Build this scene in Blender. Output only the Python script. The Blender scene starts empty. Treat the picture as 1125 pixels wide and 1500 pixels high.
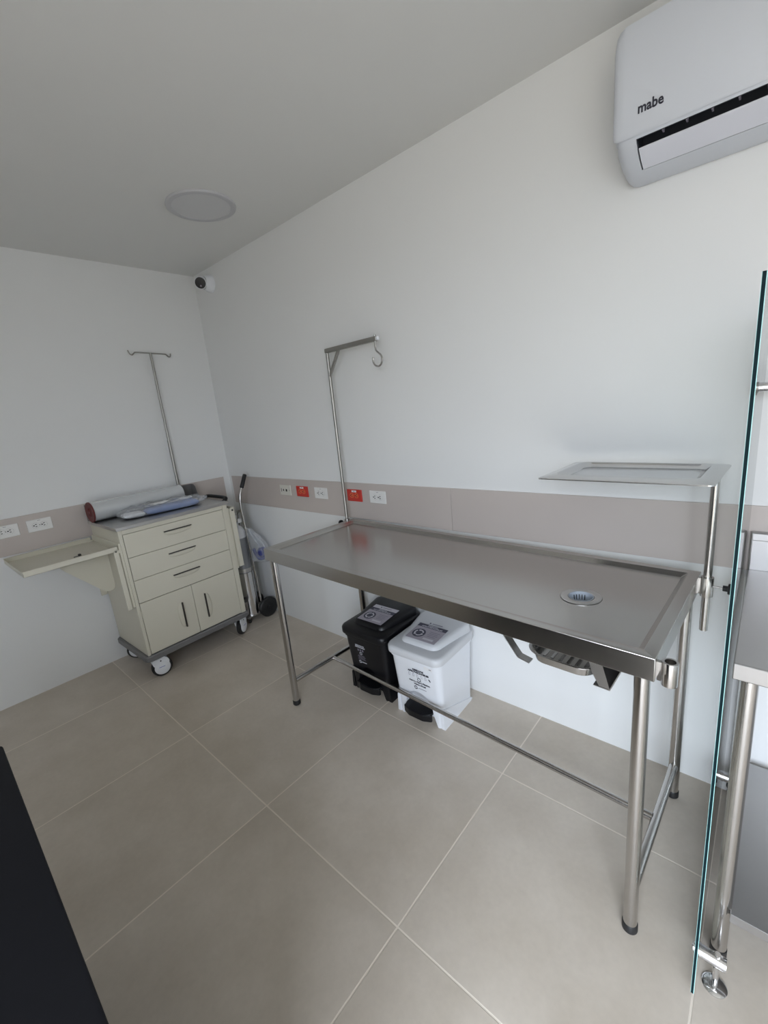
import bpy, bmesh, math, random
from math import sin, cos, pi, sqrt, radians
from mathutils import Vector, Matrix, noise

random.seed(4)
scene = bpy.context.scene
COL = scene.collection

# ------------------------------------------------------------------ materials
def new_mat(name):
    m = bpy.data.materials.new(name); m.use_nodes = True
    nt = m.node_tree; b = nt.nodes['Principled BSDF']
    return m, nt, b

def plain(name, col, rough=.5, metal=0., spec=None, coat=0., noise_amt=0., noise_scale=20., bump=0., bump_scale=200.):
    m, nt, b = new_mat(name)
    b.inputs['Base Color'].default_value = (*col, 1)
    b.inputs['Roughness'].default_value = rough
    b.inputs['Metallic'].default_value = metal
    if spec is not None: b.inputs['Specular IOR Level'].default_value = spec
    if coat: b.inputs['Coat Weight'].default_value = coat
    tc = nt.nodes.new('ShaderNodeTexCoord')
    if noise_amt:
        n = nt.nodes.new('ShaderNodeTexNoise'); n.inputs['Scale'].default_value = noise_scale; n.inputs['Detail'].default_value = 5
        nt.links.new(tc.outputs['Object'], n.inputs['Vector'])
        r = nt.nodes.new('ShaderNodeMapRange'); r.inputs['To Min'].default_value = 1-noise_amt; r.inputs['To Max'].default_value = 1+noise_amt
        nt.links.new(n.outputs['Fac'], r.inputs['Value'])
        h = nt.nodes.new('ShaderNodeVectorMath'); h.operation = 'SCALE'
        h.inputs[0].default_value = col
        nt.links.new(r.outputs['Result'], h.inputs['Scale'])
        nt.links.new(h.outputs['Vector'], b.inputs['Base Color'])
    if bump:
        n2 = nt.nodes.new('ShaderNodeTexNoise'); n2.inputs['Scale'].default_value = bump_scale; n2.inputs['Detail'].default_value = 4
        nt.links.new(tc.outputs['Object'], n2.inputs['Vector'])
        bp = nt.nodes.new('ShaderNodeBump'); bp.inputs['Strength'].default_value = bump; bp.inputs['Distance'].default_value = .002
        nt.links.new(n2.outputs['Fac'], bp.inputs['Height']); nt.links.new(bp.outputs['Normal'], b.inputs['Normal'])
    return m

def steel(name, col, rough, stretch=(1, 40, 40), rvar=.08, smudge=0., bump=.012):
    """brushed stainless steel: fine stretched noise drives roughness and bump"""
    m, nt, b = new_mat(name)
    b.inputs['Metallic'].default_value = 1
    b.inputs['Base Color'].default_value = (*col, 1)
    tc = nt.nodes.new('ShaderNodeTexCoord')
    mp = nt.nodes.new('ShaderNodeMapping'); mp.inputs['Scale'].default_value = stretch
    nt.links.new(tc.outputs['Object'], mp.inputs['Vector'])
    n = nt.nodes.new('ShaderNodeTexNoise'); n.inputs['Scale'].default_value = 12; n.inputs['Detail'].default_value = 6
    nt.links.new(mp.outputs['Vector'], n.inputs['Vector'])
    r = nt.nodes.new('ShaderNodeMapRange'); r.inputs['To Min'].default_value = rough-rvar; r.inputs['To Max'].default_value = rough+rvar
    nt.links.new(n.outputs['Fac'], r.inputs['Value'])
    out = r.outputs['Result']
    if smudge:
        n3 = nt.nodes.new('ShaderNodeTexNoise'); n3.inputs['Scale'].default_value = 5; n3.inputs['Detail'].default_value = 4; n3.inputs['Distortion'].default_value = .6
        nt.links.new(tc.outputs['Object'], n3.inputs['Vector'])
        a = nt.nodes.new('ShaderNodeMath'); a.operation = 'MULTIPLY_ADD'; a.inputs[1].default_value = smudge; 
        nt.links.new(n3.outputs['Fac'], a.inputs[0]); nt.links.new(out, a.inputs[2]); out = a.outputs[0]
    nt.links.new(out, b.inputs['Roughness'])
    if not bump: return m
    bp = nt.nodes.new('ShaderNodeBump'); bp.inputs['Strength'].default_value = bump; bp.inputs['Distance'].default_value = .0006
    nt.links.new(n.outputs['Fac'], bp.inputs['Height']); nt.links.new(bp.outputs['Normal'], b.inputs['Normal'])
    return m

def film(name, tint=(1, 1, 1), diff=.12, ior=1.45, rough=.12, maxgloss=1.):
    """clear sheet: transparent plus Fresnel reflection and a little white haze"""
    m = bpy.data.materials.new(name); m.use_nodes = True; nt = m.node_tree; nt.nodes.clear()
    o = nt.nodes.new('ShaderNodeOutputMaterial')
    t = nt.nodes.new('ShaderNodeBsdfTransparent'); t.inputs['Color'].default_value = (*tint, 1)
    g = nt.nodes.new('ShaderNodeBsdfGlossy'); g.inputs['Roughness'].default_value = rough
    d = nt.nodes.new('ShaderNodeBsdfDiffuse'); d.inputs['Color'].default_value = (.85, .87, .9, 1)
    fr = nt.nodes.new('ShaderNodeFresnel'); fr.inputs['IOR'].default_value = ior
    ge = nt.nodes.new('ShaderNodeNewGeometry'); mr = nt.nodes.new('ShaderNodeMapRange')      # same reflectance on both faces of the sheet
    mr.inputs['To Min'].default_value = ior; mr.inputs['To Max'].default_value = 1/ior
    nt.links.new(ge.outputs['Backfacing'], mr.inputs['Value']); nt.links.new(mr.outputs[0], fr.inputs['IOR'])
    m1 = nt.nodes.new('ShaderNodeMixShader'); m1.inputs[0].default_value = diff
    nt.links.new(t.outputs[0], m1.inputs[1]); nt.links.new(d.outputs[0], m1.inputs[2])
    if rough:
        tc = nt.nodes.new('ShaderNodeTexCoord'); nz = nt.nodes.new('ShaderNodeTexNoise'); nz.inputs['Scale'].default_value = 34; nz.inputs['Detail'].default_value = 3; nz.inputs['Distortion'].default_value = 1.5
        nt.links.new(tc.outputs['Object'], nz.inputs['Vector'])
        bp = nt.nodes.new('ShaderNodeBump'); bp.inputs['Strength'].default_value = .8; bp.inputs['Distance'].default_value = .012
        nt.links.new(nz.outputs['Fac'], bp.inputs['Height'])
        nt.links.new(bp.outputs['Normal'], g.inputs['Normal']); nt.links.new(bp.outputs['Normal'], fr.inputs['Normal'])
    m2 = nt.nodes.new('ShaderNodeMixShader')
    nt.links.new(fr.outputs[0], m2.inputs[0])
    nt.links.new(m1.outputs[0], m2.inputs[1]); nt.links.new(g.outputs[0], m2.inputs[2])
    nt.links.new(m2.outputs[0], o.inputs['Surface'])
    return m

M = {}
M['wall'] = plain('wall paint', (.80, .805, .80), .8, bump=.05, bump_scale=90, noise_amt=.012, noise_scale=2)
M['ceil'] = plain('ceiling paint', (.74, .74, .725), .9, noise_amt=.012, noise_scale=2)
M['band'] = plain('taupe tile', (.55, .49, .455), .32, noise_amt=.05, noise_scale=4)
M['steel'] = steel('brushed steel tube', (.53, .515, .50), .20, (40, 40, 1))
M['top'] = steel('brushed steel sheet', (.51, .495, .475), .215, (.5, 5, 5), .012, .045, 0)
M['sheet'] = steel('worn steel sheet', (.56, .55, .54), .30, (.6, 6, 6), .02, .08, 0)
M['bench'] = steel('dull bench steel', (.43, .42, .415), .36, (.6, 6, 6), .02, .1, 0)
M['tray'] = steel('polished steel', (.60, .60, .605), .13, (1, 6, 6), .02, 0., 0)
M['pole'] = steel('dull steel rod', (.36, .35, .325), .36, (40, 40, 1))
M['chrome'] = plain('chrome', (.75, .75, .76), .12, 1)
M['cream'] = plain('cream enamel', (.645, .615, .515), .38, noise_amt=.015, noise_scale=6)
M['cream2'] = plain('cream enamel pull', (.62, .59, .49), .4)
M['grey'] = plain('grey plastic', (.17, .168, .17), .5)
M['dark'] = plain('dark gap', (.02, .019, .018), .7)
M['slot'] = plain('brown grey painted slot shade', (.045, .040, .034), .6)  # shade inside the pull slots, painted as the colour of solid bars
M['black'] = plain('black rubber', (.012, .012, .013), .5)
M['blackp'] = plain('black plastic', (.006, .006, .0075), .36, spec=.35, noise_amt=.1, noise_scale=30)
M['white'] = plain('white plastic', (.80, .82, .86), .38)
M['whitel'] = plain('pale grey plastic lid', (.64, .65, .67), .42)
M['plate'] = plain('white plate plastic', (.80, .79, .77), .35)
M['ivory'] = plain('ivory plate plastic', (.68, .66, .60), .4)
M['red'] = plain('red plate plastic', (.56, .035, .025), .35)
M['redl'] = plain('orange red moulding', (.72, .12, .05), .4)
M['acw'] = plain('glossy white casing', (.64, .665, .715), .30)
M['acl'] = plain('white louver', (.72, .73, .80), .35)
M['duct'] = plain('dark duct plastic', (.03, .034, .045), .5)
M['ink'] = plain('dark ink', (.02, .02, .035), .5)
M['inkw'] = plain('white ink', (.62, .63, .68), .5)
M['navy'] = plain('dark label band', (.055, .055, .085), .5)
M['lab'] = plain('lilac grey label paper', (.40, .37, .42), .5)
M['labw'] = plain('white label paper', (.62, .60, .64), .5)
M['labd'] = plain('grey label print', (.24, .22, .27), .5)
M['desk'] = plain('black laminate', (.0072, .0078, .0105), .65, spec=.22, noise_amt=.12, noise_scale=60)
M['maroon'] = plain('maroon core board', (.13, .025, .025), .5)
M['blue'] = plain('blue cloth', (.16, .25, .52), .8, noise_amt=.18, noise_scale=25)
M['navyc'] = plain('dark blue plastic', (.035, .05, .22), .4)
M['alu'] = plain('brushed grey cylinder paint', (.30, .31, .33), .38, .55)
M['lampd'] = plain('frosted diffuser', (.62, .62, .63), .5)
M['lampr'] = plain('lamp ring', (.53, .53, .55), .45)
M['edge'] = plain('glass edge painted dark', (.003, .016, .020), .6, spec=.12)  # light lost inside the pane, painted as a near-black edge colour
M['aqua'] = plain('chamfer with painted aqua glint', (.42, .78, .76), .25)  # bright line along the glass edge, painted as pale aqua strips
M['paperw'] = plain('white folded sheet', (.80, .80, .80), .7)
M['bluein'] = plain('blue print', (.08, .10, .45), .5)
M['grate'] = plain('grey strainer plastic', (.36, .40, .46), .35)
M['alum'] = plain('grey frame aluminium', (.35, .36, .37), .4, .8)
M['film'] = film('clear plastic film', (.97, .98, 1), .20, 1.5, .08)
M['packf'] = film('milky plastic film', (.97, .98, 1), .24, 1.5, .10)
M['filmw'] = film('cling film', (.9, .93, .95), .25)
M['glass'] = film('clear glass', (.965, .99, .984), 0., 1.5, 0.)

def roll_mat():
    m, nt, b = new_mat('stretch film roll')
    b.inputs['Base Color'].default_value = (.60, .615, .62, 1)
    b.inputs['Roughness'].default_value = .16
    b.inputs['Coat Weight'].default_value = 1.0
    b.inputs['Coat Roughness'].default_value = .08
    tc = nt.nodes.new('ShaderNodeTexCoord'); mp = nt.nodes.new('ShaderNodeMapping'); mp.inputs['Scale'].default_value = (30, 2, 30)
    n = nt.nodes.new('ShaderNodeTexNoise'); n.inputs['Scale'].default_value = 4
    nt.links.new(tc.outputs['Object'], mp.inputs['Vector']); nt.links.new(mp.outputs['Vector'], n.inputs['Vector'])
    bp = nt.nodes.new('ShaderNodeBump'); bp.inputs['Strength'].default_value = .06; bp.inputs['Distance'].default_value = .002
    nt.links.new(n.outputs['Fac'], bp.inputs['Height']); nt.links.new(bp.outputs['Normal'], b.inputs['Normal'])
    return m
M['roll'] = roll_mat()

GX, GY, TS = .482, -.406, .68
def floor_mat():
    m, nt, b = new_mat('floor tile'); L = nt.links; N = nt.nodes.new
    tc = N('ShaderNodeTexCoord'); sx = N('ShaderNodeSeparateXYZ'); L.new(tc.outputs['Object'], sx.inputs[0])
    def math(op, a, bb=None, c=None):
        q = N('ShaderNodeMath'); q.operation = op
        for i, v in enumerate((a, bb, c)):
            if v is None: continue
            if isinstance(v, (int, float)): q.inputs[i].default_value = v
            else: L.new(v, q.inputs[i])
        return q.outputs[0]
    def line(sock, off):
        f = math('FRACT', math('DIVIDE', math('SUBTRACT', sock, off - 10*TS), TS))
        d = math('MULTIPLY', math('MINIMUM', f, math('SUBTRACT', 1., f)), TS)   # metres from the joint
        return d, math('FLOOR', math('DIVIDE', math('SUBTRACT', sock, off - 10*TS), TS))
    dx, ix = line(sx.outputs['X'], GX); dy, iy = line(sx.outputs['Y'], GY)
    d = math('MINIMUM', dx, dy)
    mr = N('ShaderNodeMapRange'); mr.interpolation_type = 'SMOOTHSTEP'
    L.new(d, mr.inputs['Value']); mr.inputs['From Min'].default_value = .0018; mr.inputs['From Max'].default_value = .0034
    cid = N('ShaderNodeCombineXYZ'); L.new(ix, cid.inputs[0]); L.new(iy, cid.inputs[1])
    wn = N('ShaderNodeTexWhiteNoise'); L.new(cid.outputs[0], wn.inputs['Vector'])
    # mottled cement look, shifted from tile to tile
    sh = N('ShaderNodeVectorMath'); sh.operation = 'MULTIPLY_ADD'; L.new(wn.outputs['Color'], sh.inputs[0]); sh.inputs[1].default_value = (9, 9, 9); L.new(tc.outputs['Object'], sh.inputs[2])
    n1 = N('ShaderNodeTexNoise'); n1.inputs['Scale'].default_value = 3.2; n1.inputs['Detail'].default_value = 7; n1.inputs['Roughness'].default_value = .6
    L.new(sh.outputs[0], n1.inputs['Vector'])
    n2 = N('ShaderNodeTexNoise'); n2.inputs['Scale'].default_value = 60; n2.inputs['Detail'].default_value = 5
    L.new(sh.outputs[0], n2.inputs['Vector'])
    cr = N('ShaderNodeValToRGB'); L.new(n1.outputs['Fac'], cr.inputs[0])
    cr.color_ramp.elements[0].position = .3; cr.color_ramp.elements[0].color = (.515, .452, .376, 1)
    cr.color_ramp.elements[1].position = .72; cr.color_ramp.elements[1].color = (.635, .570, .494, 1)
    v = math('MULTIPLY_ADD', n2.outputs['Fac'], .12, .94)
    v2 = math('MULTIPLY', v, math('MULTIPLY_ADD', wn.outputs['Value'], .06, .97))
    sc = N('ShaderNodeVectorMath'); sc.operation = 'SCALE'; L.new(cr.outputs[0], sc.inputs[0]); L.new(v2, sc.inputs['Scale'])
    mx = N('ShaderNodeMix'); mx.data_type = 'RGBA'; L.new(mr.outputs[0], mx.inputs['Factor'])
    mx.inputs['A'].default_value = (.78, .70, .60, 1); L.new(sc.outputs[0], mx.inputs['B'])
    L.new(mx.outputs['Result'], b.inputs['Base Color'])
    L.new(math('MULTIPLY_ADD', n1.outputs['Fac'], .18, .34), b.inputs['Roughness'])
    bp = N('ShaderNodeBump'); bp.inputs['Strength'].default_value = .5; bp.inputs['Distance'].default_value = .0015
    L.new(mr.outputs[0], bp.inputs['Height']); L.new(bp.outputs['Normal'], b.inputs['Normal'])
    return m
M['floor'] = floor_mat()

# ------------------------------------------------------------------ mesh helpers
def B(): return bmesh.new()

def box(bm, x0, x1, y0, y1, z0, z1, mi=0):
    v = [bm.verts.new(p) for p in ((x0,y0,z0),(x1,y0,z0),(x1,y1,z0),(x0,y1,z0),(x0,y0,z1),(x1,y0,z1),(x1,y1,z1),(x0,y1,z1))]
    for f in ((3,2,1,0),(4,5,6,7),(0,1,5,4),(1,2,6,5),(2,3,7,6),(3,0,4,7)):
        bm.faces.new([v[i] for i in f]).material_index = mi
    return bm

def loft(bm, rings, cap0=True, cap1=True, closed=True, mi=0):
    R = [[bm.verts.new(p) for p in r] for r in rings]
    n = len(R[0])
    for a, b in zip(R, R[1:]):
        for i in range(n if closed else n-1):
            j = (i+1) % n
            bm.faces.new((a[i], a[j], b[j], b[i])).material_index = mi
    if cap0: bm.faces.new(R[0][::-1]).material_index = mi
    if cap1: bm.faces.new(R[-1]).material_index = mi
    return bm

def frame_of(d):
    d = Vector(d).normalized()
    u = Vector((0,0,1)) if abs(d.z) < .9 else Vector((1,0,0))
    a = d.cross(u).normalized(); b = d.cross(a).normalized()
    return a, b

def cyl(bm, p0, p1, r0, r1=None, seg=24, mi=0):
    p0, p1 = Vector(p0), Vector(p1); r1 = r0 if r1 is None else r1
    a, b = frame_of(p1-p0)
    ring = lambda p, r: [p + a*r*cos(t) + b*r*sin(t) for t in (2*pi*i/seg for i in range(seg))]
    return loft(bm, [ring(p0, r0), ring(p1, r1)], mi=mi)

def tube(bm, pts, r, seg=12, mi=0):
    pts = [Vector(p) for p in pts]; rings = []; a = None
    for i, p in enumerate(pts):
        d = (pts[min(i+1, len(pts)-1)] - pts[max(i-1, 0)]).normalized()
        if a is None: a, b = frame_of(d)
        else:
            a = (a - d*a.dot(d)).normalized(); b = d.cross(a).normalized()
        rings.append([p + a*r*cos(t) + b*r*sin(t) for t in (2*pi*k/seg for k in range(seg))])
    return loft(bm, rings, mi=mi)

def smooth_path(pts, n=8):
    P = [Vector(p) for p in pts]; out = []
    for i in range(len(P)-1):
        p0, p1, p2, p3 = P[max(i-1,0)], P[i], P[i+1], P[min(i+2,len(P)-1)]
        for k in range(n):
            t = k/n
            out.append(.5*((2*p1)+(p2-p0)*t+(2*p0-5*p1+4*p2-p3)*t*t+(3*p1-p0-3*p2+p3)*t**3))
    out.append(P[-1]); return out

def lathe(bm, prof, origin=(0,0,0), axis=(0,0,1), seg=32, mi=0, cap0=True, cap1=True):
    """prof: (radius, height along axis)"""
    o = Vector(origin); d = Vector(axis).normalized(); a, b = frame_of(d)
    rings = [[o + d*h + a*r*cos(t) + b*r*sin(t) for t in (2*pi*i/seg for i in range(seg))] for r, h in prof]
    return loft(bm, rings, cap0, cap1, mi=mi)

def rrect(x0, x1, y0, y1, r, n=6):
    out = []
    for cx, cy, a0 in ((x1-r,y1-r,0),(x0+r,y1-r,90),(x0+r,y0+r,180),(x1-r,y0+r,270)):
        for k in range(n+1):
            t = radians(a0 + 90*k/n); out.append((cx+r*cos(t), cy+r*sin(t)))
    return out

def round_poly(poly, r, n=5):
    """round every corner of a 2D polygon"""
    out = []
    m = len(poly)
    for i in range(m):
        p0, p, p1 = (Vector(poly[(i+k) % m]) for k in (-1, 0, 1))
        d0, d1 = (p0-p), (p1-p); rr = min(r, d0.length*.45, d1.length*.45)
        a, b = p + d0.normalized()*rr, p + d1.normalized()*rr
        for k in range(n+1):
            t = k/n; q = (1-t)**2*a + 2*t*(1-t)*p + t*t*b; out.append((q.x, q.y))
    return out

def prism(bm, poly, fn, t0, t1, mi=0):
    """extrude the 2D polygon; fn(u, v, t) gives the 3D point"""
    return loft(bm, [[fn(u, v, t0) for u, v in poly], [fn(u, v, t1) for u, v in poly]], mi=mi)

XY = lambda u, v, t: (u, v, t)
XZ = lambda u, v, t: (u, t, v)
YZ = lambda u, v, t: (t, u, v)

def obj(name, bm, mats, parent=None, bevel=0., angle=32, seg=2, label=None, loc=None, rz=0.):
    bmesh.ops.recalc_face_normals(bm, faces=bm.faces)
    me = bpy.data.meshes.new(name); bm.to_mesh(me); bm.free()
    for mt in (mats if isinstance(mats, (list, tuple)) else [mats]): me.materials.append(mt)
    me.polygons.foreach_set('use_smooth', [True]*len(me.polygons))
    me.set_sharp_from_angle(angle=radians(angle))
    o = bpy.data.objects.new(name, me); COL.objects.link(o)
    if parent: o.parent = parent
    if loc is not None: o.location = loc
    o.rotation_euler.z = rz
    if bevel:
        md = o.modifiers.new('bevel', 'BEVEL'); md.width = bevel; md.segments = seg; md.limit_method = 'ANGLE'; md.angle_limit = radians(40)
        md.harden_normals = False
    if label: o['label'] = label
    return o

def carve(bm, cutter):
    """bm minus cutter (both closed)"""
    obs = []
    for k, q in (('solid', bm), ('cutter', cutter)):
        bmesh.ops.recalc_face_normals(q, faces=q.faces)
        me = bpy.data.meshes.new(k); q.to_mesh(me); q.free()
        o = bpy.data.objects.new(k, me); COL.objects.link(o); obs.append(o)
    md = obs[0].modifiers.new('cut', 'BOOLEAN'); md.operation = 'DIFFERENCE'; md.object = obs[1]; md.solver = 'EXACT'
    bpy.context.view_layer.update()
    me = bpy.data.meshes.new_from_object(obs[0].evaluated_get(bpy.context.evaluated_depsgraph_get()))
    out = bmesh.new(); out.from_mesh(me)
    for o in obs:
        m_ = o.data; bpy.data.objects.remove(o); bpy.data.meshes.remove(m_)
    bpy.data.meshes.remove(me)
    return out

def tag(o, label, cat, group=None):
    o['label'] = label; o['category'] = cat
    if group: o['group'] = group
    return o

def thing(name, label, cat, loc=(0,0,0), rz=0., group=None):
    o = bpy.data.objects.new(name, None); COL.objects.link(o)
    o.empty_display_size = .1; o.location = loc; o.rotation_euler.z = rz
    return tag(o, label, cat, group)

def struct(name, bm, mats, bevel=0., parent=None):
    o = obj(name, bm, mats, parent, bevel)
    if parent is None: o['kind'] = 'structure'
    return o

def copy_tree(o, parent=None):
    c = o.copy(); COL.objects.link(c)
    if parent: c.parent = parent
    for ch in list(o.children): copy_tree(ch, c)
    return c

def text_bm(bm, body, size, mat4, bold=0., depth=.0004, width=None, mi=0, shear=0.):
    """writing as thin raised geometry; centred on mat4's origin, reading along its x, up its y"""
    cu = bpy.data.curves.new('writing', 'FONT'); cu.body = body; cu.size = size; cu.extrude = depth/2; cu.offset = bold
    cu.align_x = 'CENTER'; cu.align_y = 'CENTER'; cu.resolution_u = 3; cu.shear = shear
    o = bpy.data.objects.new('writing', cu); COL.objects.link(o)
    bpy.context.view_layer.update()
    me = bpy.data.meshes.new_from_object(o.evaluated_get(bpy.context.evaluated_depsgraph_get()))
    xs = [v.co.x for v in me.vertices]
    s = (width/(max(xs)-min(xs))) if width else 1.
    me.transform(mat4 @ Matrix.Diagonal((s, 1, 1, 1)))
    n0 = len(bm.faces); bm.from_mesh(me); bm.faces.ensure_lookup_table()
    for f in bm.faces[n0:]: f.material_index = mi
    bpy.data.objects.remove(o); bpy.data.curves.remove(cu); bpy.data.meshes.remove(me)
    return bm

def basis(o, x, y):
    x, y = Vector(x).normalized(), Vector(y).normalized(); z = x.cross(y)
    return Matrix(((x.x,y.x,z.x,o[0]),(x.y,y.y,z.y,o[1]),(x.z,y.z,z.z,o[2]),(0,0,0,1)))

# ------------------------------------------------------------------ the room
RX, RY, H = 4.9, -3.05, 2.546
DX0, DX1, DZ = 3.05, 4.85, 2.3         # daylight opening in the wall behind the camera
struct('floor', box(B(), -.1, RX+.1, RY-.1, .1, -.08, 0), M['floor'])
struct('ceiling', box(B(), -.1, RX+.1, RY-.1, .1, H, H+.1), M['ceil'])
struct('wall_back', box(B(), -.1, RX+.1, 0, .1, 0, H), M['wall'])
struct('wall_left', box(B(), -.1, 0, RY-.1, 0, 0, H), M['wall'])
struct('wall_right', box(B(), RX, RX+.1, RY-.1, 0, 0, H), M['wall'])
bm = B(); box(bm, 0, DX0, RY-.1, RY, 0, H); box(bm, DX1, RX, RY-.1, RY, 0, H); box(bm, DX0, DX1, RY-.1, RY, DZ, H)
struct('wall_front', bm, M['wall'])
bm = B()
for x in (DX0+.025, (DX0+DX1)/2, DX1-.025): box(bm, x-.025, x+.025, RY-.08, RY-.03, 0, DZ)
box(bm, DX0+.05, DX1-.05, RY-.08, RY-.03, DZ-.05, DZ)
struct('door_1', bm, M['alum'])
bm = B(); box(bm, .044, 2.0885, -.007, 0, .876, 1.091); box(bm, 2.0905, 4.2, -.007, 0, .876, 1.091)
struct('trim_1', bm, M['band'], .0015)
bm = B(); box(bm, 0, .007, RY, -.055, .880, 1.091)
struct('trim_2', bm, M['band'], .0015)

# ------------------------------------------------------------------ examination table
TX, TY, TR = 2.2524, -.3772, -.0363
L2, W2, TH = .835, .3023, .8854
et = thing('examination_table', 'long stainless steel examination table with a drain hole, standing along the back wall', 'table', (TX, TY, 0), TR)
def rect(i, z): return [(-L2+i, -W2+i, z), (L2-i, -W2+i, z), (L2-i, W2-i, z), (-L2+i, W2-i, z)]
bm = B()
loft(bm, [rect(.02, TH-.06), rect(0, TH-.06), rect(0, TH), rect(.030, TH), rect(.046, TH-.013)], False, False)
DU, DV, DR = .58, -.043, .0600
x0, x1, y0, y1, zb = -L2+.046, L2-.046, -W2+.046, W2-.046, TH-.013
q = .09
for a, b, c, d in ((x0,DU-q,y0,DV-q),(DU-q,DU+q,y0,DV-q),(DU+q,x1,y0,DV-q),(x0,DU-q,DV-q,DV+q),(DU+q,x1,DV-q,DV+q),(x0,DU-q,DV+q,y1),(DU-q,DU+q,DV+q,y1),(DU+q,x1,DV+q,y1)):
    bm.faces.new([bm.verts.new(p) for p in ((a,c,zb),(b,c,zb),(b,d,zb),(a,d,zb))])
sq, ci = [], []
for k in range(32):
    t = 2*pi*k/32; c, s = cos(t), sin(t); e = q/max(abs(c), abs(s))
    sq.append((DU+c*e, DV+s*e, zb)); ci.append((DU+c*DR, DV+s*DR, zb))
loft(bm, [sq, ci], False, False)
bm.faces.new([bm.verts.new(p) for p in rect(.018, TH-.056)])
bmesh.ops.remove_doubles(bm, verts=bm.verts, dist=.0002)
obj('tabletop', bm, M['top'], et, .0016)
# drain
bm = B(); lathe(bm, [(.0600,0),(.0600,-.036),(.001,-.036)], (DU, DV, zb), seg=32, cap0=False)
obj('drain_cup', bm, M['dark'], et)
bm = B()
lathe(bm, [(.0500,-.006),(.0582,-.002),(.0588,.0018),(.056,.0028),(.042,.0012),(.040,.0025),(.038,.0025),(.035,0),(.033,-.004),(.030,-.030),(.010,-.032)], (DU, DV, zb), seg=40, cap0=False)
dr = obj('drain', bm, M['sheet'], et)
bm = B(); lathe(bm, [(.0365,.003),(.0335,.0028),(.0325,-.005),(.030,-.024),(.004,-.026)], (DU, DV, zb), seg=40, cap0=False)
lathe(bm, [(.010,-.026),(.010,-.018),(.006,-.014)], (DU, DV, zb), seg=16)
obj('strainer', bm, M['grate'], dr)
bm = B()
for k in range(-2, 3):
    a = radians(118 + k*15); r0 = .0315
    c, s = cos(a), sin(a); px, py = DU+c*r0, DV+s*r0
    tube(bm, [(px, py, zb-.006), (DU+c*.0298, DV+s*.0298, zb-.022)], .0013, 6)
for k in range(8):
    a = 2*pi*k/8
    lathe(bm, [(.003,-.0262),(.003,-.0245)], (DU+.019*cos(a), DV+.019*sin(a), zb), seg=8)
obj('strainer_slots', bm, M['dark'], dr)
LX, LY, LR = L2-.030, W2-.0276, .0178
for su in (-1, 1):
    for sv in (-1, 1):
        bm = B(); cyl(bm, (su*LX, sv*LY, .02), (su*LX, sv*LY, TH-.055), LR, seg=28)
        lg = obj('leg', bm, M['steel'], et)
        bm = B(); lathe(bm, [(.0180,0),(.0200,.003),(.0200,.024),(.0184,.027)], (su*LX, sv*LY, 0), seg=28)
        obj('rubber_foot', bm, M['black'], lg, label='black rubber foot')
for su in (-1, 1):
    bm = B(); cyl(bm, (su*LX, -LY+LR*.8, .137), (su*LX, LY-LR*.8, .137), .0135, seg=18)
    obj('side_stretcher', bm, M['steel'], et)
bm = B(); cyl(bm, (-LX+.012, 0, .137), (LX-.012, 0, .137), .0112, seg=18)
cyl(bm, (LX-.035, 0, .137), (LX-.010, 0, .137), .0135, seg=18)
obj('long_stretcher', bm, M['steel'], et)
# pan hangers under the drain
for v0, v1 in ((-.262, -.236), (.142, .168)):
    bm = B()
    prism(bm, [(.408,.829),(.412,.829),(.479,.741),(.512,.7345),(.512,.7315),(.476,.7385)], XZ, v0, v1)
    obj('pan_hanger', bm, M['sheet'], et)
bm = B()
prism(bm, [(.696,.829),(.698,.829),(.7300,.7385),(.765,.829),(.767,.829),(.7310,.733),(.690,.7345),(.690,.7365),(.7280,.7365)], XZ, -.262, .17)
prism(bm, [(.672,.829),(.704,.829),(.7300,.738),(.704,.7385),(.686,.772)], XZ, -.2625, -.2605)
obj('pan_hanger', bm, M['sheet'], et)
# accessory sockets at three corners
SOCK = [('fr', L2+.0225, -.262), ('br', L2+.0215, .262), ('bl', -L2-.021, .272)]
for key, u, v in SOCK:
    s = 1 if u > 0 else -1
    z0, z1 = (.822, .886) if key != 'fr' else (.806, .866)
    bm = B()
    lathe(bm, [(.0118,z0),(.0168,z0),(.0172,z0+.002),(.0172,z1-.002),(.0168,z1),(.0118,z1),(.0118,z0)], (u, v, 0), seg=28, cap0=False, cap1=False)
    box(bm, min(s*(L2-.002), s*(abs(u)-.014)), max(s*(L2-.002), s*(abs(u)-.014)), v-.006, v+.006, z0+.006, z1-.006)
    so = obj('accessory_socket', bm, M['steel'], et)
    if key != 'fr':
        zc = (z0+z1)/2+.003
        bm = B(); cyl(bm, (u+s*.014, v, zc), (u+s*.045, v, zc), .0032, seg=12)
        lathe(bm, [(.009,.040),(.009,.052),(.0165,.053),(.0172,.060),(.0165,.064)], (u, v, zc), (s,0,0), seg=16, mi=1)
        obj('clamp_knob', bm, [M['chrome'], M['black']], so, label='black clamp knob')

def on_table(u, v): return (TX + cos(TR)*u - sin(TR)*v, TY + sin(TR)*u + cos(TR)*v)

# drip pan in the hangers
px_, py_ = on_table(.607, -.032)
pan = thing('drip_pan', 'shallow ribbed steel drip pan slung under the drain end of the table', 'pan', (px_, py_, .7365), TR)
bm = B()
rings = []
for i, z in ((.026,0),(.017,.004),(.010,.030),(.002,.034),(0,.035),(0,.0365),(.004,.0365),(.012,.0325),(.019,.007),(.028,.003)):
    rings.append([(x, y, z) for x, y in rrect(-.112+i, .090-i, -.236+i, .18-i, .055-i*.8, 8)])
loft(bm, rings)
obj('basin', bm, M['tray'], pan)
bm = B()
for k in range(6): box(bm, -.075+k*.023, -.068+k*.023, -.18, .135, .003, .0055)
obj('rib', bm, M['tray'], pan)

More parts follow.
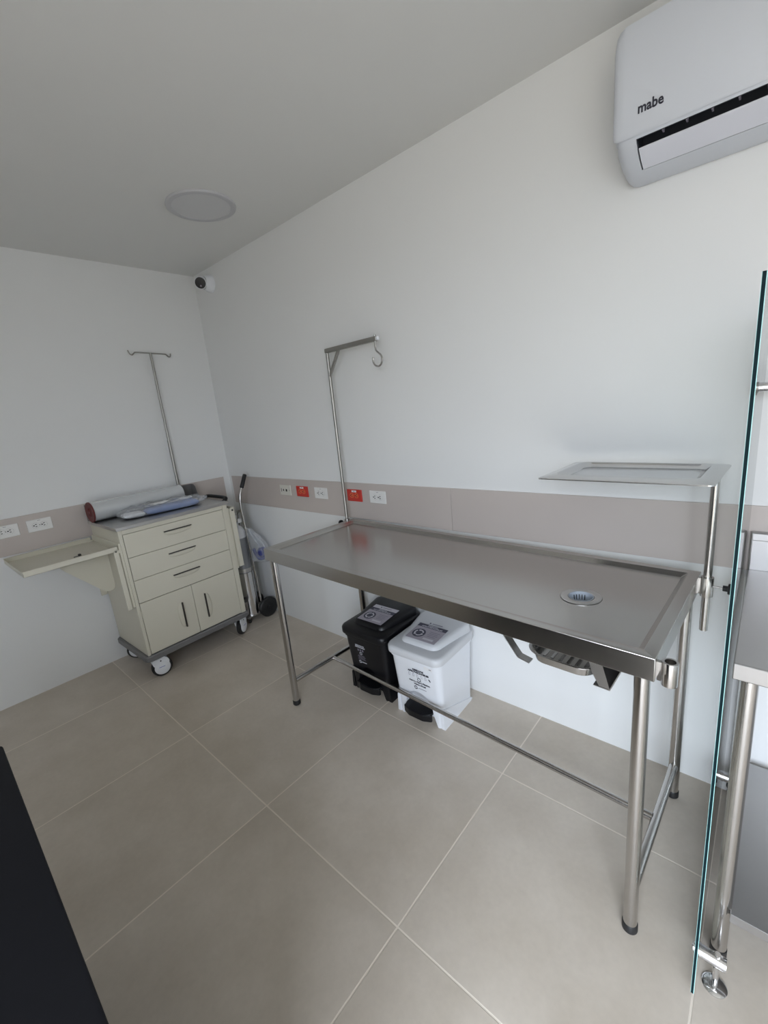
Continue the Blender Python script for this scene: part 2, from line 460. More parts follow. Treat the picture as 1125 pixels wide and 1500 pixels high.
# fluid pole in the back left socket
u, v = SOCK[2][1:]
x, y = on_table(u, v)
fp = thing('fluid_pole', 'tall steel pole with side arm and hook, clamped to the table\'s left end', 'pole', (x, y, .80), TR)
bm = B(); cyl(bm, (0,0,0), (0,0,1.012), .0088, seg=18); obj('pole', bm, M['pole'], fp)
bm = B(); box(bm, -.011, .375, -.0105, .0105, 1.010, 1.033); obj('arm', bm, M['pole'], fp, .004)
bm = B(); prism(bm, [(.004,.885),(.004,.905),(.083,1.012),(.100,1.012)], XZ, -.006, .006); obj('brace', bm, M['pole'], fp)
bm = B()
hp = [(.362,0,1.012),(.362,0,.972)] + [(.372 + .030*sin(t)*1.0, -.004, .925 + .030*cos(t)) for t in [radians(a) for a in range(35, 300, 12)]]
tube(bm, smooth_path(hp, 4), .0046, 10); cyl(bm, (.362,0,1.008), (.362,0,1.040), .006, seg=12)
obj('hook', bm, M['steel'], fp)
bm = B(); lathe(bm, [(.010,0),(.010,.008),(.007,.010)], (.375,0,1.0215), (1,0,0), seg=16); obj('end_cap', bm, M['white'], fp, label='pale end cap')

# instrument tray on its post in the back right socket
u, v = SOCK[1][1:]
x, y = on_table(u, v)
it = thing('instrument_tray', 'shallow rectangular steel instrument tray on a post at the right end of the table', 'tray', (x, y, .70), TR)
bm = B(); cyl(bm, (0,0,.003), (0,0,.524), .0114, seg=22); obj('post', bm, M['steel'], it)
bm = B()
tx0, tx1, ty0, ty1, zt = .432-u, .884-u, -.012-v, .318-v, 1.2415-.70
rr = lambda i, z, r: [(a, b, z) for a, b in rrect(tx0+i, tx1-i, ty0+i, ty1-i, r, 7)]
loft(bm, [rr(.054,zt-.0175,.03), rr(.046,zt-.0155,.03), rr(.037,zt-.0035,.03), rr(.002,zt-.009,.014), rr(0,zt-.011,.014), rr(-.0015,zt-.011,.014), rr(-.0015,zt-.0075,.014), rr(.001,zt-.0065,.014), rr(.032,zt-.0003,.03), rr(.036,zt,.03), rr(.040,zt-.002,.03), rr(.048,zt-.0135,.03), rr(.058,zt-.0150,.03)])
obj('tray', bm, M['tray'], it, angle=50)
bm = B(); box(bm, -.045, .02, -.02, .02, .519, .5245); obj('mounting_plate', bm, M['steel'], it)

# ------------------------------------------------------------------ pedal bins
def recycle_arrows(bm, c, r, nrm_fn, n, w, gap, mi):
    """arc arrows round a circle; nrm_fn(u, v, t) -> 3D"""
    for k in range(n):
        a0 = 2*pi*k/n + gap; a1 = 2*pi*(k+1)/n - gap
        A = [a0 + (a1-a0)*i/8 for i in range(9)]
        poly = [(c[0]+(r+w)*cos(a), c[1]+(r+w)*sin(a)) for a in A] + [(c[0]+(r-w)*cos(a), c[1]+(r-w)*sin(a)) for a in A[::-1]]
        prism(bm, poly, nrm_fn, 0, .0006, mi)
        tip = a1 + gap*1.2
        prism(bm, [(c[0]+(r+2.3*w)*cos(a1), c[1]+(r+2.3*w)*sin(a1)), (c[0]+r*cos(tip), c[1]+r*sin(tip)), (c[0]+(r-2.3*w)*cos(a1), c[1]+(r-2.3*w)*sin(a1))], nrm_fn, 0, .0006, mi)

def pedal_bin(label, x, y, rz, white):
    mb, ml = (M['white'], M['whitel']) if white else (M['blackp'], M['blackp'])
    t = thing('pedal_bin', label, 'bin', (x, y, 0), rz)
    bm = B()
    ring = lambda w, y0, y1, z, r: [(a, b, z) for a, b in rrect(-w, w, y0, y1, r, 6)]
    loft(bm, [ring(.128,-.139,.142,0,.026), ring(.1325,-.144,.146,.146,.030), ring(.1415,-.161,.155,.333,.036), ring(.146,-.166,.160,.335,.036), ring(.148,-.168,.161,.366,.036)])
    cutter = B()
    arch = [(-.104,-.01),(-.096,.012),(-.086,.045)] + [(-.080*cos(a), (.066+.096*sin(a))) for a in [pi*i/16 for i in range(17)]] + [(.086,.045),(.096,.012),(.104,-.01)]
    prism(cutter, arch, XZ, -.25, -.088)
    bm = carve(bm, cutter)
    # flared feet along both sides, running out towards the back
    for q in (-1, 1):
        prism(bm, round_poly([(-.140,0),(.120,0),(.132,.010),(-.128,.105),(-.141,.100)], .006), lambda u, v, tt, q=q: (q*(tt - .055*max(0, v) - .02*max(0, u)), u, v), .122, .1385)
    body = obj('bin_body', bm, mb, t, 0, 40)
    bm = B()
    prism(bm, round_poly([(-.078,-.160),(-.04,-.176),(.04,-.176),(.078,-.160),(.078,-.105),(-.078,-.105)], .02), lambda u, v, tt: (u, v, tt + (v+.10)*.10), .068, .080)
    prism(bm, round_poly([(-.080,-.163),(-.04,-.180),(.04,-.180),(.080,-.163),(.080,-.150),(.04,-.166),(-.04,-.166),(-.080,-.150)], .006), XY, .036, .070)
    obj('pedal', bm, M['blackp'], t, .003, label='black foot pedal')
    # lid
    bm = B()
    top = lambda yy: .012*min(1, max(0, (yy+.17)/.33))
    lring = lambda i, y0, y1, z, r, sl=0: [(a, b, z + sl*top(b)) for a, b in rrect(-.155+i, .155-i, y0, y1, r, 7)]
    loft(bm, [lring(.002,-.178,.166,.352,.045), lring(0,-.180,.168,.356,.045), lring(0,-.180,.168,.380,.045), lring(.004,-.176,.165,.388,.045), lring(.012,-.168,.160,.391,.045), lring(.03,-.13,.155,.394,.045)])
    # raised crown: rounded front, running out at the back
    prof = []
    def crown(i, z): 
        pts = []
        for a, b in rrect(-.112+i, .112-i, -.124+i*1.3, .164-i*.3, .045-i*.3, 8):
            w = max(0, min(1, (b+.09)/.22)); w = w*w*(3-2*w)
            pts.append((a*(1 + .30*w), b, z + .020*max(0, min(1, (b+.14)/.28))*(1 if z > .392 else 0)))
        return pts
    loft(bm, [crown(0,.390), crown(.004,.404), crown(.010,.412), crown(.022,.4145), crown(.05,.416)])
    lid = obj('lid', bm, ml, t, 0, 50)
    # sticker on the crown
    zt = lambda yy: .4175 + .020*max(0, min(1, (yy+.14)/.28))
    P = lambda u, v, tt: (u, v, zt(v) + .0004 + tt)
    bm = B()
    def patch(a, b, c, d, mi, h): prism(bm, [(a,c),(b,c),(b,d),(a,d)], P, h, h+.0004, mi)
    cx = .006
    patch(cx-.082, cx+.082, -.108, -.004, 0, 0)                       # grey field
    patch(cx-.082, cx+.082, -.004, .022, 1, 0.0002)                   # dark heading band
    if not white: patch(cx-.082, cx+.082, .022, .052, 2, 0)
    disc = [(cx-.037+.034*cos(a), -.056+.034*sin(a)) for a in [2*pi*i/28 for i in range(28)]]
    prism(bm, disc, P, .0004, .0008, 1)
    recycle_arrows(bm, (cx-.037, -.056), .021, lambda u, v, tt: P(u, v, .0008+tt), 3 if white else 4, .0034, .32 if white else .2, 2)
    for k, (a, b) in enumerate(((.010,.066),(.012,.060),(.010,.064),(.014,.058))): patch(cx+a, cx+b, -.030-k*.012, -.026-k*.012, 3, .0004)
    patch(cx+.006, cx+.062, -.092, -.080, 2, .0004)
    sl = .020/.28
    mt = lambda yy: basis((cx, yy, zt(yy)+.0012), (1,0,0), (0,1,sl))
    text_bm(bm, 'RESIDUOS' , .012, mt(.0145), .0002, mi=2)
    text_bm(bm, 'APROVECHABLES' if white else 'NO APROVECHABLES', .0105, mt(.0035), .0002, width=.118, mi=2)
    hd = [(cx-.03+.0045*cos(a), .037+.0045*sin(a)) for a in [2*pi*i/10 for i in range(10)]]
    prism(bm, hd, P, .0005, .0009, 1)
    patch(cx-.018, cx+.040, .0345, .0395, 3, .0005)
    obj('lid_sticker', bm, [M['lab'], M['navy'], M['labw'], M['labd']], t, angle=20, label='grey recycling sticker')
    # printing on the front
    def fy(z): return -.144 - (.017)*(z-.146)/.187 - .0008
    def F(u, v, tt): return (u, fy(v) - tt, v)
    mf = lambda xx, zz: basis((xx, fy(zz)-.0004, zz), (1,0,0), (0,-.09,1))
    bm = B()
    ox = .020 if white else -.033
    if white:
        text_bm(bm, 'RESIDUOS', .0135, mf(ox, .289), .0007)
        text_bm(bm, 'APROVECHABLES', .0135, mf(ox, .2765), .0007, width=.120)
        for k in range(5):
            x0 = ox-.058+k*.023; w = .008
            for a, b, c, d in ((x0,x0+.0009,.250,.266),(x0+w,x0+w+.0009,.250,.266),(x0,x0+w,.250,.2509),(x0,x0+w,.2651,.266)):
                prism(bm, [(a,c),(b,c),(b,d),(a,d)], F, 0, .0004, 1)
        prism(bm, [(ox+.054,.262),(ox+.062,.262),(ox+.068,.250),(ox+.062,.250)], F, 0, .0004)
        recycle_arrows(bm, (ox, .2385), .0085, F, 3, .0016, .28, 0)
        text_bm(bm, 'Cartón, Papel, Plástico,', .0115, mf(ox, .222), .0006, width=.120)
        text_bm(bm, 'Vidrio, Metal', .0115, mf(ox, .207), .0006, width=.068)
        recycle_arrows(bm, (ox-.026, .187), .0075, F, 2, .002, .35, 0)
        prism(bm, [(ox-.011,.1855),(ox+.034,.1855),(ox+.034,.1885),(ox-.011,.1885)], F, 0, .0003, 1)
        prism(bm, round_poly([(.058,.312),(.104,.312),(.104,.328),(.058,.328)], .003), F, 0, .0006, 2)
        prism(bm, [(.086,.318),(.098,.318),(.098,.322),(.086,.322)], F, .0006, .0008, 1)
    else:
        text_bm(bm, 'RESIDUOS NO', .010, mf(ox, .292), .0003, width=.062)
        text_bm(bm, 'APROVECHABLES', .010, mf(ox, .282), .0003, width=.070)
        for k in range(3): prism(bm, [(ox-.02+k*.016,.258),(ox-.011+k*.016,.258),(ox-.011+k*.016,.270),(ox-.02+k*.016,.270)], F, 0, .0004, 1)
        recycle_arrows(bm, (ox, .245), .0075, F, 4, .0014, .22, 0)
        for k in range(4): prism(bm, [(ox-.026+.004*(k%2),.206+k*.0075),(ox+.028-.005*(k%2),.206+k*.0075),(ox+.028-.005*(k%2),.2085+k*.0075),(ox-.026+.004*(k%2),.2085+k*.0075)], F, 0, .0003, 1)
        recycle_arrows(bm, (ox-.015, .190), .007, F, 2, .002, .35, 0)
        prism(bm, [(ox-.004,.1875),(ox+.030,.1875),(ox+.030,.1925),(ox-.004,.1925)], F, 0, .0003, 0)
    mts = [M['ink'], M['labd'], M['paperw']] if white else [M['inkw'], M['labd'], M['inkw']]
    obj('front_print', bm, mts, t, angle=20)
    return t
pedal_bin('white plastic pedal bin with black printing, under the steel table', 2.058, -.205, .03, True)
pedal_bin('black plastic pedal bin under the steel table, left of the white one', 1.722, -.197, .03, False)

# ------------------------------------------------------------------ medical cart (local: x forward, y along the left wall, z up)
CX, CY, CR = .512, -1.005, .027
CW, CD = .68, .465
cart = thing('medical_cart', 'cream enamel medical cart with three drawers and two doors in the corner', 'cart', (CX, CY, 0), CR)
def on_cart(a, f): return (CX + cos(CR)*f - sin(CR)*a, CY + sin(CR)*f + cos(CR)*a)
bm = B()
box(bm, -CD, -.012, 0, CW, .172, .965)
# face frame
for a, b, c, d in ((0,.018,.172,.965),(.645,CW,.172,.965),(.018,.645,.939,.965)): box(bm, -.012, 0, a, b, c, d)
cb = obj('cabinet_body', bm, M['cream'], cart, .0015)
bm = B(); box(bm, -.0125, -.0100, .018, .645, .174, .939); obj('frame_gap', bm, M['dark'], cb)
bm = B(); box(bm, -.0005, .003, .6455, .668, .93, .963); box(bm, -.001, .0012, .652, .654, .18, .93); obj('side_lock_bar', bm, M['cream'], cb)
def pull(parent, a, z, vertical, side=1):
    bm = B()
    if vertical:
        poly = [(a, z-.082)] + [(a + side*.030*sin(t)**.6, z - .082*cos(t)) for t in [pi*i/18 for i in range(1, 18)]] + [(a, z+.082)]
    else:
        poly = [(a-.085, z)] + [(a - .085*cos(t), z - .026*sin(t)**.6) for t in [pi*i/18 for i in range(1, 18)]] + [(a+.085, z)]
    c = (a + side*.012, z) if vertical else (a, z-.010)
    r = lambda s, f: [(f, c[0]+(u-c[0])*s, c[1]+(w-c[1])*s) for u, w in poly]
    loft(bm, [r(1.0, .0015), r(.97, .0048), r(.88, .0090), r(.6, .0105)])
    p = obj('recessed_pull', bm, M['cream2'], parent, angle=60)
    bm = B()
    if vertical: box(bm, .0015, .0115, a-side*.005-.0035, a-side*.005+.0035, z-.084, z+.084)
    else: box(bm, .0015, .0115, a-.086, a+.086, z+.0015, z+.0065)
    obj('pull_slot', bm, [M['slot']], p, label='finger slot with its shade painted dark')
for k in range(3):
    z1 = .937 - k*.142
    bm = B(); box(bm, -.010, .0015, .0205, .6425, z1-.1395, z1)
    d = obj('drawer', bm, M['cream'], cart, .0015)
    pull(d, .329, z1-.047, False)
for a0, a1, s, ac in ((.0205,.3345,-1,.252),(.3375,.6425,1,.414)):
    bm = B(); box(bm, -.010, .0015, a0, a1, .177, .5095)
    if s < 0: box(bm, -.004, .0035, a0-.002, a0+.005, .42, .46); box(bm, -.004, .0035, a0-.002, a0+.005, .20, .235)
    d = obj('cabinet_door', bm, M['cream'], cart, .0015)
    pull(d, ac, .337, True, s)
# worktop with a raised guard at the back
bm = B(); box(bm, -CD-.005, .008, -.008, CW+.014, .965, .985)
wt = obj('worktop', bm, M['sheet'], cart, .002)
bm = B()
box(bm, -CD-.004, -CD, -.006, CW+.012, .985, 1.088)
for a in (-.006, CW+.008):
    prism(bm, [(-CD,.985),(-CD,1.088),(-CD+.03,1.086),(-CD+.052,1.07),(-CD+.064,1.03),(-CD+.082,.995),(-CD+.10,.985)], lambda u, w, tt: (u, tt, w), a, a+.004)
obj('back_guard', bm, M['grey'], cart, 0)
# bumper
bm = B()
ring = lambda i, z: [(a, b, z) for a, b in rrect(-CD-.010+i, .016-i, -.020+i, CW+.020-i, .03-i*.5, 6)]
loft(bm, [ring(.006,.134), ring(0,.140), ring(0,.166), ring(.006,.172)])
obj('bumper', bm, M['grey'], cart)
# castors
def castor(f, a, ang, brake):
    c = bpy.data.objects.new('castor', None); COL.objects.link(c); c.parent = cart; c.location = (f, a, 0); c.rotation_euler.z = ang
    c.empty_display_size = .05
    return c
def castor_mesh(f, a, ang):
    """twin-sided castor: wheel axis along the turned x"""
    ca, sa = cos(ang), sin(ang)
    def T(p): return (f + ca*p[0]-sa*p[1], a + sa*p[0]+ca*p[1], p[2])
    bm = B()
    lathe(bm, [(.040,-.016),(.054,-.016),(.060,-.009),(.060,.009),(.054,.016),(.040,.016)], (0, .018, .060), (1,0,0), 32)
    for v in bm.verts: v.co = T(v.co)
    tread = bm
    bm = B()
    for s in (-1, 1):
        lathe(bm, [(.046,.0155),(.046,.021),(.036,.026),(.012,.027)], (0, .018, .060), (s,0,0), 28)
        prism(bm, round_poly([(-.024,.134),(.030,.134),(.058,.112),(.064,.085),(.046,.060),(-.002,.044),(-.018,.070),(-.030,.085),(-.036,.112)], .012), YZ, s*.0175, s*.0245)
    box(bm, -.0245, .0245, -.018, .024, .118, .134)
    for v in bm.verts: v.co = T(v.co)
    house = bm
    bm = B(); lathe(bm, [(.0045,.0245),(.0045,.0256)], (0, .014, .108), (1,0,0), 12)
    for v in bm.verts: v.co = T(v.co)
    bolt = bm
    bm = B(); box(bm, .0268, .0276, -.002, .032, .0665, .0690)
    for v in bm.verts: v.co = T(v.co)
    h = obj('castor', house, M['white'], cart, .002, 40)
    obj('wheel_tread', tread, M['black'], h, label='black tyre')
    obj('bolt', bolt, M['dark'], h)
    obj('blue_print', bm, M['bluein'], h)
castor_mesh(-.030, .050, -.15)
castor_mesh(-.030, .632, .62)
castor_mesh(-.420, .050, -.5)
castor_mesh(-.420, .632, .2)
# raised side tray on the left
bm = B(); box(bm, -CD+.01, -.004, -.012, 0, .50, .895)
box(bm, -.012, .004, -.045, -.020, .495, .868); box(bm, -CD+.02, -CD+.028, -.045, -.012, .495, .868); box(bm, -.45, -.004, -.022, -.010, .84, .86)
hp_ = obj('hinge_plate', bm, M['cream'], cart, .0015)
bm = B(); 
for zz in (.855,): lathe(bm, [(.004,.004),(.004,.0065)], (0, -.033, zz), (1,0,0), 10)
obj('hinge_bolt', bm, M['dark'], hp_)
bm = B()
A0, A1, F0, F1, zt = -.449, -.022, -CD+.012, .004, .884
box(bm, F0, F1, A0, A1, zt-.030, zt-.026)
box(bm, F1-.003, F1, A0, A1, zt-.030, zt); box(bm, F0, F0+.003, A0, A1, zt-.030, zt); box(bm, F0, F1, A0, A0+.003, zt-.030, zt-.006)
box(bm, F1-.012, F1, A0, A1, zt-.0025, zt); box(bm, F0, F0+.012, A0, A1, zt-.0025, zt)
sh = obj('side_tray', bm, M['cream'], cart, .0012)
bm = B(); box(bm, -.115, -.085, -.205, -.170, zt-.026, zt-.018); box(bm, -.110, -.09, -.185, -.172, zt-.018, zt-.008)
obj('latch', bm, M['black'], sh, .002, label='small black latch')
bm = B()
prism(bm, round_poly([(-.045,.853),(-.255,.853),(-.262,.800),(-.235,.765),(-.075,.585),(-.045,.575),(-.020,.585),(-.014,.62),(-.014,.853)], .02), YZ, -.223, -.220)
obj('tray_bracket', bm, M['cream'], sh, 0, label='triangular cream bracket')
# folded tray on the right
bm = B(); box(bm, -CD+.01, -.004, CW, CW+.012, .50, .935); box(bm, -.012, .004, CW+.014, CW+.020, .51, .93)
hr = obj('hinge_plate', bm, M['cream'], cart, .0015)
bm = B(); box(bm, F0, .010, CW+.042, CW+.046, .512, .938); box(bm, .007, .010, CW+.016, CW+.046, .512, .938); box(bm, F0, F0+.003, CW+.016, CW+.046, .512, .938)
fs = obj('folded_side_tray', bm, M['cream'], cart, .0012)
bm = B(); lathe(bm, [(.0065,.010),(.0065,.013)], (0, CW+.030, .918), (1,0,0), 14); obj('hinge_bolt', bm, M['dark'], fs)
bm = B()
tube(bm, smooth_path([(-.325, CW+.012, .975), (-.328, CW+.030, .988), (-.310, CW+.042, .997), (-.19, CW+.044, .999), (-.075, CW+.042, .997), (-.055, CW+.030, .988), (-.058, CW+.012, .975)], 5), .0125, 14)
obj('push_handle', bm, M['black'], cart, label='black push handle')
bm = B(); box(bm, -CD-.018, -CD-.004, .575, .605, .78, 1.09); obj('pole_socket', bm, M['grey'], cart, .002)

# drip pole behind the cart
x, y = on_cart(.590, -CD+.009)
dp = thing('drip_pole', 'thin steel drip pole with two hooks rising from behind the cream cart', 'pole', (x, y, 0), CR)
bm = B(); cyl(bm, (0,0,.986), (0,0,1.42), .0098, seg=16); cyl(bm, (0,0,1.40), (0,0,2.005), .0075, seg=16); obj('pole', bm, M['pole'], dp)
bm = B()
hk = [(0,-.140,2.008+.012),(0,-.132,1.998),(0,-.118,1.992),(0,-.105,2.002),(0,-.09,2.008),(0,0,2.005),(0,.09,2.002),(0,.105,1.998),(0,.118,1.985),(0,.131,1.988),(0,.136,2.006)]
tube(bm, smooth_path(hk, 5), .004, 10); obj('hook_bar', bm, M['pole'], dp)

# film roll on the cart
x, y = on_cart(.286, -.376)
rl = thing('film_roll', 'thick roll of clear stretch film lying at the back of the cart top', 'roll', (x, y, .985), CR+.05)
bm = B(); lathe(bm, [(.034,-.291),(.0585,-.291),(.0600,-.289),(.0600,.278),(.0585,.280),(.034,.280)], (0,0,.064), (0,1,0), 48, cap0=False, cap1=False); obj('film', bm, M['roll'], rl)
bm = B()
lathe(bm, [(.034,.280),(.034,.292),(.064,.292),(.064,.299),(.060,.301),(.050,.298),(.030,.298),(.026,.290)], (0,0,.064), (0,-1,0), 40)
obj('core_cap', bm, M['maroon'], rl, label='maroon end cap')
bm = B(); lathe(bm, [(.0335,.26),(.0335,.293),(.028,.293),(.028,.26)], (0,0,.064), (0,1,0), 32); obj('core_tube', bm, M['maroon'], rl)

# bagged blue pack on the cart
x, y = on_cart(.352, -.200)
pk = thing('bagged_pack', 'folded blue cloth pack in a clear plastic bag lying in front of the film roll', 'bag', (x, y, .985), CR-.05)
def blob(sx, sy, sz, seed, amp, n=40, m=20, e=.45, freq=9., zoff=0., lift=0.):
    bm = B(); rings = []
    sg = lambda c: math.copysign(abs(c)**e, c)
    for j in range(1, m):
        ph = pi*j/m - pi/2; ring = []
        for i in range(n):
            th = 2*pi*i/n
            p = Vector((sx*sg(cos(ph))*sg(cos(th)), sy*sg(cos(ph))*sg(sin(th)), sz*(1+sin(ph)) if lift == 0 else sz*(1+sg(sin(ph)))))
            nz = noise.noise(Vector((p.x*freq*1.6, p.y*freq, p.z*freq)) + Vector((seed, seed*2, 0)))
            n2 = noise.noise(Vector((p.x*freq*4, p.y*freq*2.2, p.z*freq*3)) + Vector((seed*3, 0, seed)))
            k = 1 + amp*nz
            p = Vector((p.x*k, p.y*k, max(.0015, p.z*(1 + amp*1.6*nz + amp*.9*n2))))
            p.z += zoff
            ring.append(p)
        rings.append(ring)
    return loft(bm, rings)
bm = blob(.062, .170, .021, 3.1, .10, e=.28); obj('blue_cloth', bm, M['blue'], pk, angle=180, label='folded blue cloth').location = (.020, .045, .002)
bm = blob(.060, .060, .016, 5.3, .16, e=.5); obj('gauze_wad', bm, M['paperw'], pk, angle=180, label='white wad at the left end').location = (.012, -.185, .003)
bm = blob(.034, .150, .0075, 9.3, .10, e=.30); obj('white_sheet', bm, M['paperw'], pk, angle=180, label='white folded sheet on top').location = (-.022, .055, .044)
bm = blob(.092, .258, .0300, 7.7, .20, 96, 40, .42, 17.)
o = obj('plastic_bag', bm, M['packf'], pk, angle=180, label='clear wrinkled plastic bag')

# ------------------------------------------------------------------ oxygen cylinder and its trolley, between cart and back wall
ox, oy = .312, -.186
oc = thing('gas_cylinder', 'grey gas cylinder with a white shoulder standing on a trolley behind the cart', 'cylinder', (ox, oy, .055), 0)
bm = B(); lathe(bm, [(.045,0),(.056,.006),(.058,.02),(.058,.60),(.0578,.612)], seg=36); obj('cylinder_body', bm, M['alu'], oc)
bm = B(); lathe(bm, [(.0582,.610),(.0575,.635),(.050,.665),(.036,.688),(.020,.698),(.016,.712)], seg=36, cap0=False); obj('shoulder', bm, M['white'], oc, label='white rounded shoulder')
bm = B(); lathe(bm, [(.012,.712),(.015,.716),(.015,.765),(.010,.775),(.010,.80),(.006,.805)], seg=18)
cyl(bm, (0,0,.745), (.045,0,.745), .008, seg=14); cyl(bm, (-.03,0,.79), (.035,0,.79), .004, seg=10); lathe(bm, [(.016,0),(.018,.008),(.016,.018)], (.045,0,.745), (1,0,0), 18)
obj('valve', bm, M['chrome'], oc)
tr = thing('cylinder_trolley', 'steel cylinder trolley with black hand grip and black wheels in the room corner', 'trolley', (0, 0, 0), 0)
bm = B()
tube(bm, smooth_path([(.372,-.122,.05),(.372,-.130,.3),(.370,-.140,.6),(.366,-.148,.80),(.366,-.151,.90),(.366,-.142,.975),(.365,-.117,1.035)], 6), .0085, 14)
tube(bm, smooth_path([(.235,-.105,.05),(.235,-.108,.5),(.240,-.115,.80),(.29,-.135,.85),(.366,-.150,.86)], 5), .0085, 12)
obj('handle_frame', bm, M['steel'], tr)
bm = B(); d = Vector((0,.047,.098)).normalized(); p0 = Vector((.365,-.119,1.030))
lathe(bm, [(.0115,0),(.0145,.004),(.0145,.098),(.011,.104)], p0, d, 16); obj('hand_grip', bm, M['black'], tr, label='black hand grip')
bm = B()
for z0 in (.40,):
    lathe(bm, [(.0600,z0),(.0625,z0),(.0625,z0+.030),(.0600,z0+.030),(.0600,z0)], (ox, oy, 0), seg=36, cap0=False, cap1=False)
obj('strap_band', bm, M['sheet'], tr)
bm = B(); lathe(bm, [(.0605,.052),(.0625,.052),(.0625,.395),(.0605,.395),(.0605,.052)], (ox, oy, 0), seg=36, cap0=False, cap1=False)
obj('cylinder_sleeve', bm, M['chrome'], tr)
bm = B(); box(bm, .225, .375, -.262, -.115, .044, .052); cyl(bm, (.18,-.082,.078), (.405,-.082,.078), .007, seg=12)
box(bm, .30, .32, -.118, -.078, .046, .09)
obj('base_plate', bm, M['sheet'], tr)
for x in (.195, .392):
    bm = B(); lathe(bm, [(.036,-.014),(.070,-.014),(.078,-.008),(.078,.008),(.070,.014),(.036,.014)], (x, -.082, .078), (1,0,0), 32, cap0=False, cap1=False)
    lathe(bm, [(.037,-.008),(.037,.008)], (x, -.082, .078), (1,0,0), 32); lathe(bm, [(.012,-.012),(.012,.018)], (x, -.082, .078), (1,0,0), 14)
    for k in range(5):
        a = 2*pi*k/5; cyl(bm, (x, -.082+.010*cos(a), .078+.010*sin(a)), (x, -.082+.036*cos(a), .078+.036*sin(a)), .006, seg=8)
    obj('wheel', bm, M['black'], tr, label='black trolley wheel')
for x in (.235, .358):
    bm = B(); tube(bm, smooth_path([(x,-.200,.050),(x,-.222,.045),(x,-.235,.028),(x,-.237,.012)], 4), .006, 10)
    ft = obj('foot', bm, M['steel'], tr)
    bm = B(); lathe(bm, [(.010,0),(.011,.004),(.010,.022),(.007,.026)], (x,-.237,0), seg=14); obj('foot_tip', bm, M['black'], ft)

# clear bag hanging on the trolley handle
hb = thing('breathing_mask_bag', 'clear plastic bag holding dark blue tubing, hung on the trolley handle', 'bag', (.376, -.138, .47), .52)
bm = B(); rings = []
N, K = 28, 18
for k in range(K+1):
    t = k/K                       # 0 bottom .. 1 top
    w = .150*(1-.10*t)*(1 - max(0, (t-.55)/.45)**1.5*.86); th = .040*sin(pi*min(1, .12+t*.9))**.7 + .006
    cxx = .072 - .055*max(0, (t-.45)/.55)**1.2
    ring = []
    for i in range(N):
        a = 2*pi*i/N
        p = Vector((cxx + w/2*math.copysign(abs(cos(a))**.8, cos(a)), th/2*sin(a), .262*t))
        nn = noise.noise(Vector((p.x*28, p.y*20, p.z*10+5)))
        p.x += .006*nn; p.y += .010*nn
        ring.append(p)
    rings.append(ring)
loft(bm, rings)
obj('plastic_bag', bm, M['film'], hb, angle=180)
bm = B(); tube(bm, smooth_path([(.025,0,.10),(.035,.006,.05),(.065,-.006,.022),(.10,.004,.03),(.122,0,.07),(.10,-.004,.10),(.07,.006,.085),(.05,-.004,.05)], 6), .012, 12)
lathe(bm, [(.012,0),(.026,.02),(.028,.05),(.015,.07)], (.082,0,.035), (0,0,1), 20)
obj('blue_tubing', bm, M['navyc'], hb, label='dark blue tubing')
bm = B(); tube(bm, smooth_path([(.012,0,.25),(.03,.004,.20),(.055,-.004,.16),(.08,.004,.115)], 6), .0045, 8); tube(bm, smooth_path([(.02,.006,.24),(.06,.006,.19),(.10,.002,.15),(.115,-.002,.11)], 6), .0035, 8)
obj('clear_hose', bm, M['filmw'], hb)
bm = B(); tube(bm, smooth_path([(-.022,.008,.255),(-.010,-.012,.268),(.004,-.010,.262),(.012,0,.25)], 5), .0018, 8); obj('hanging_loop', bm, M['paperw'], hb)

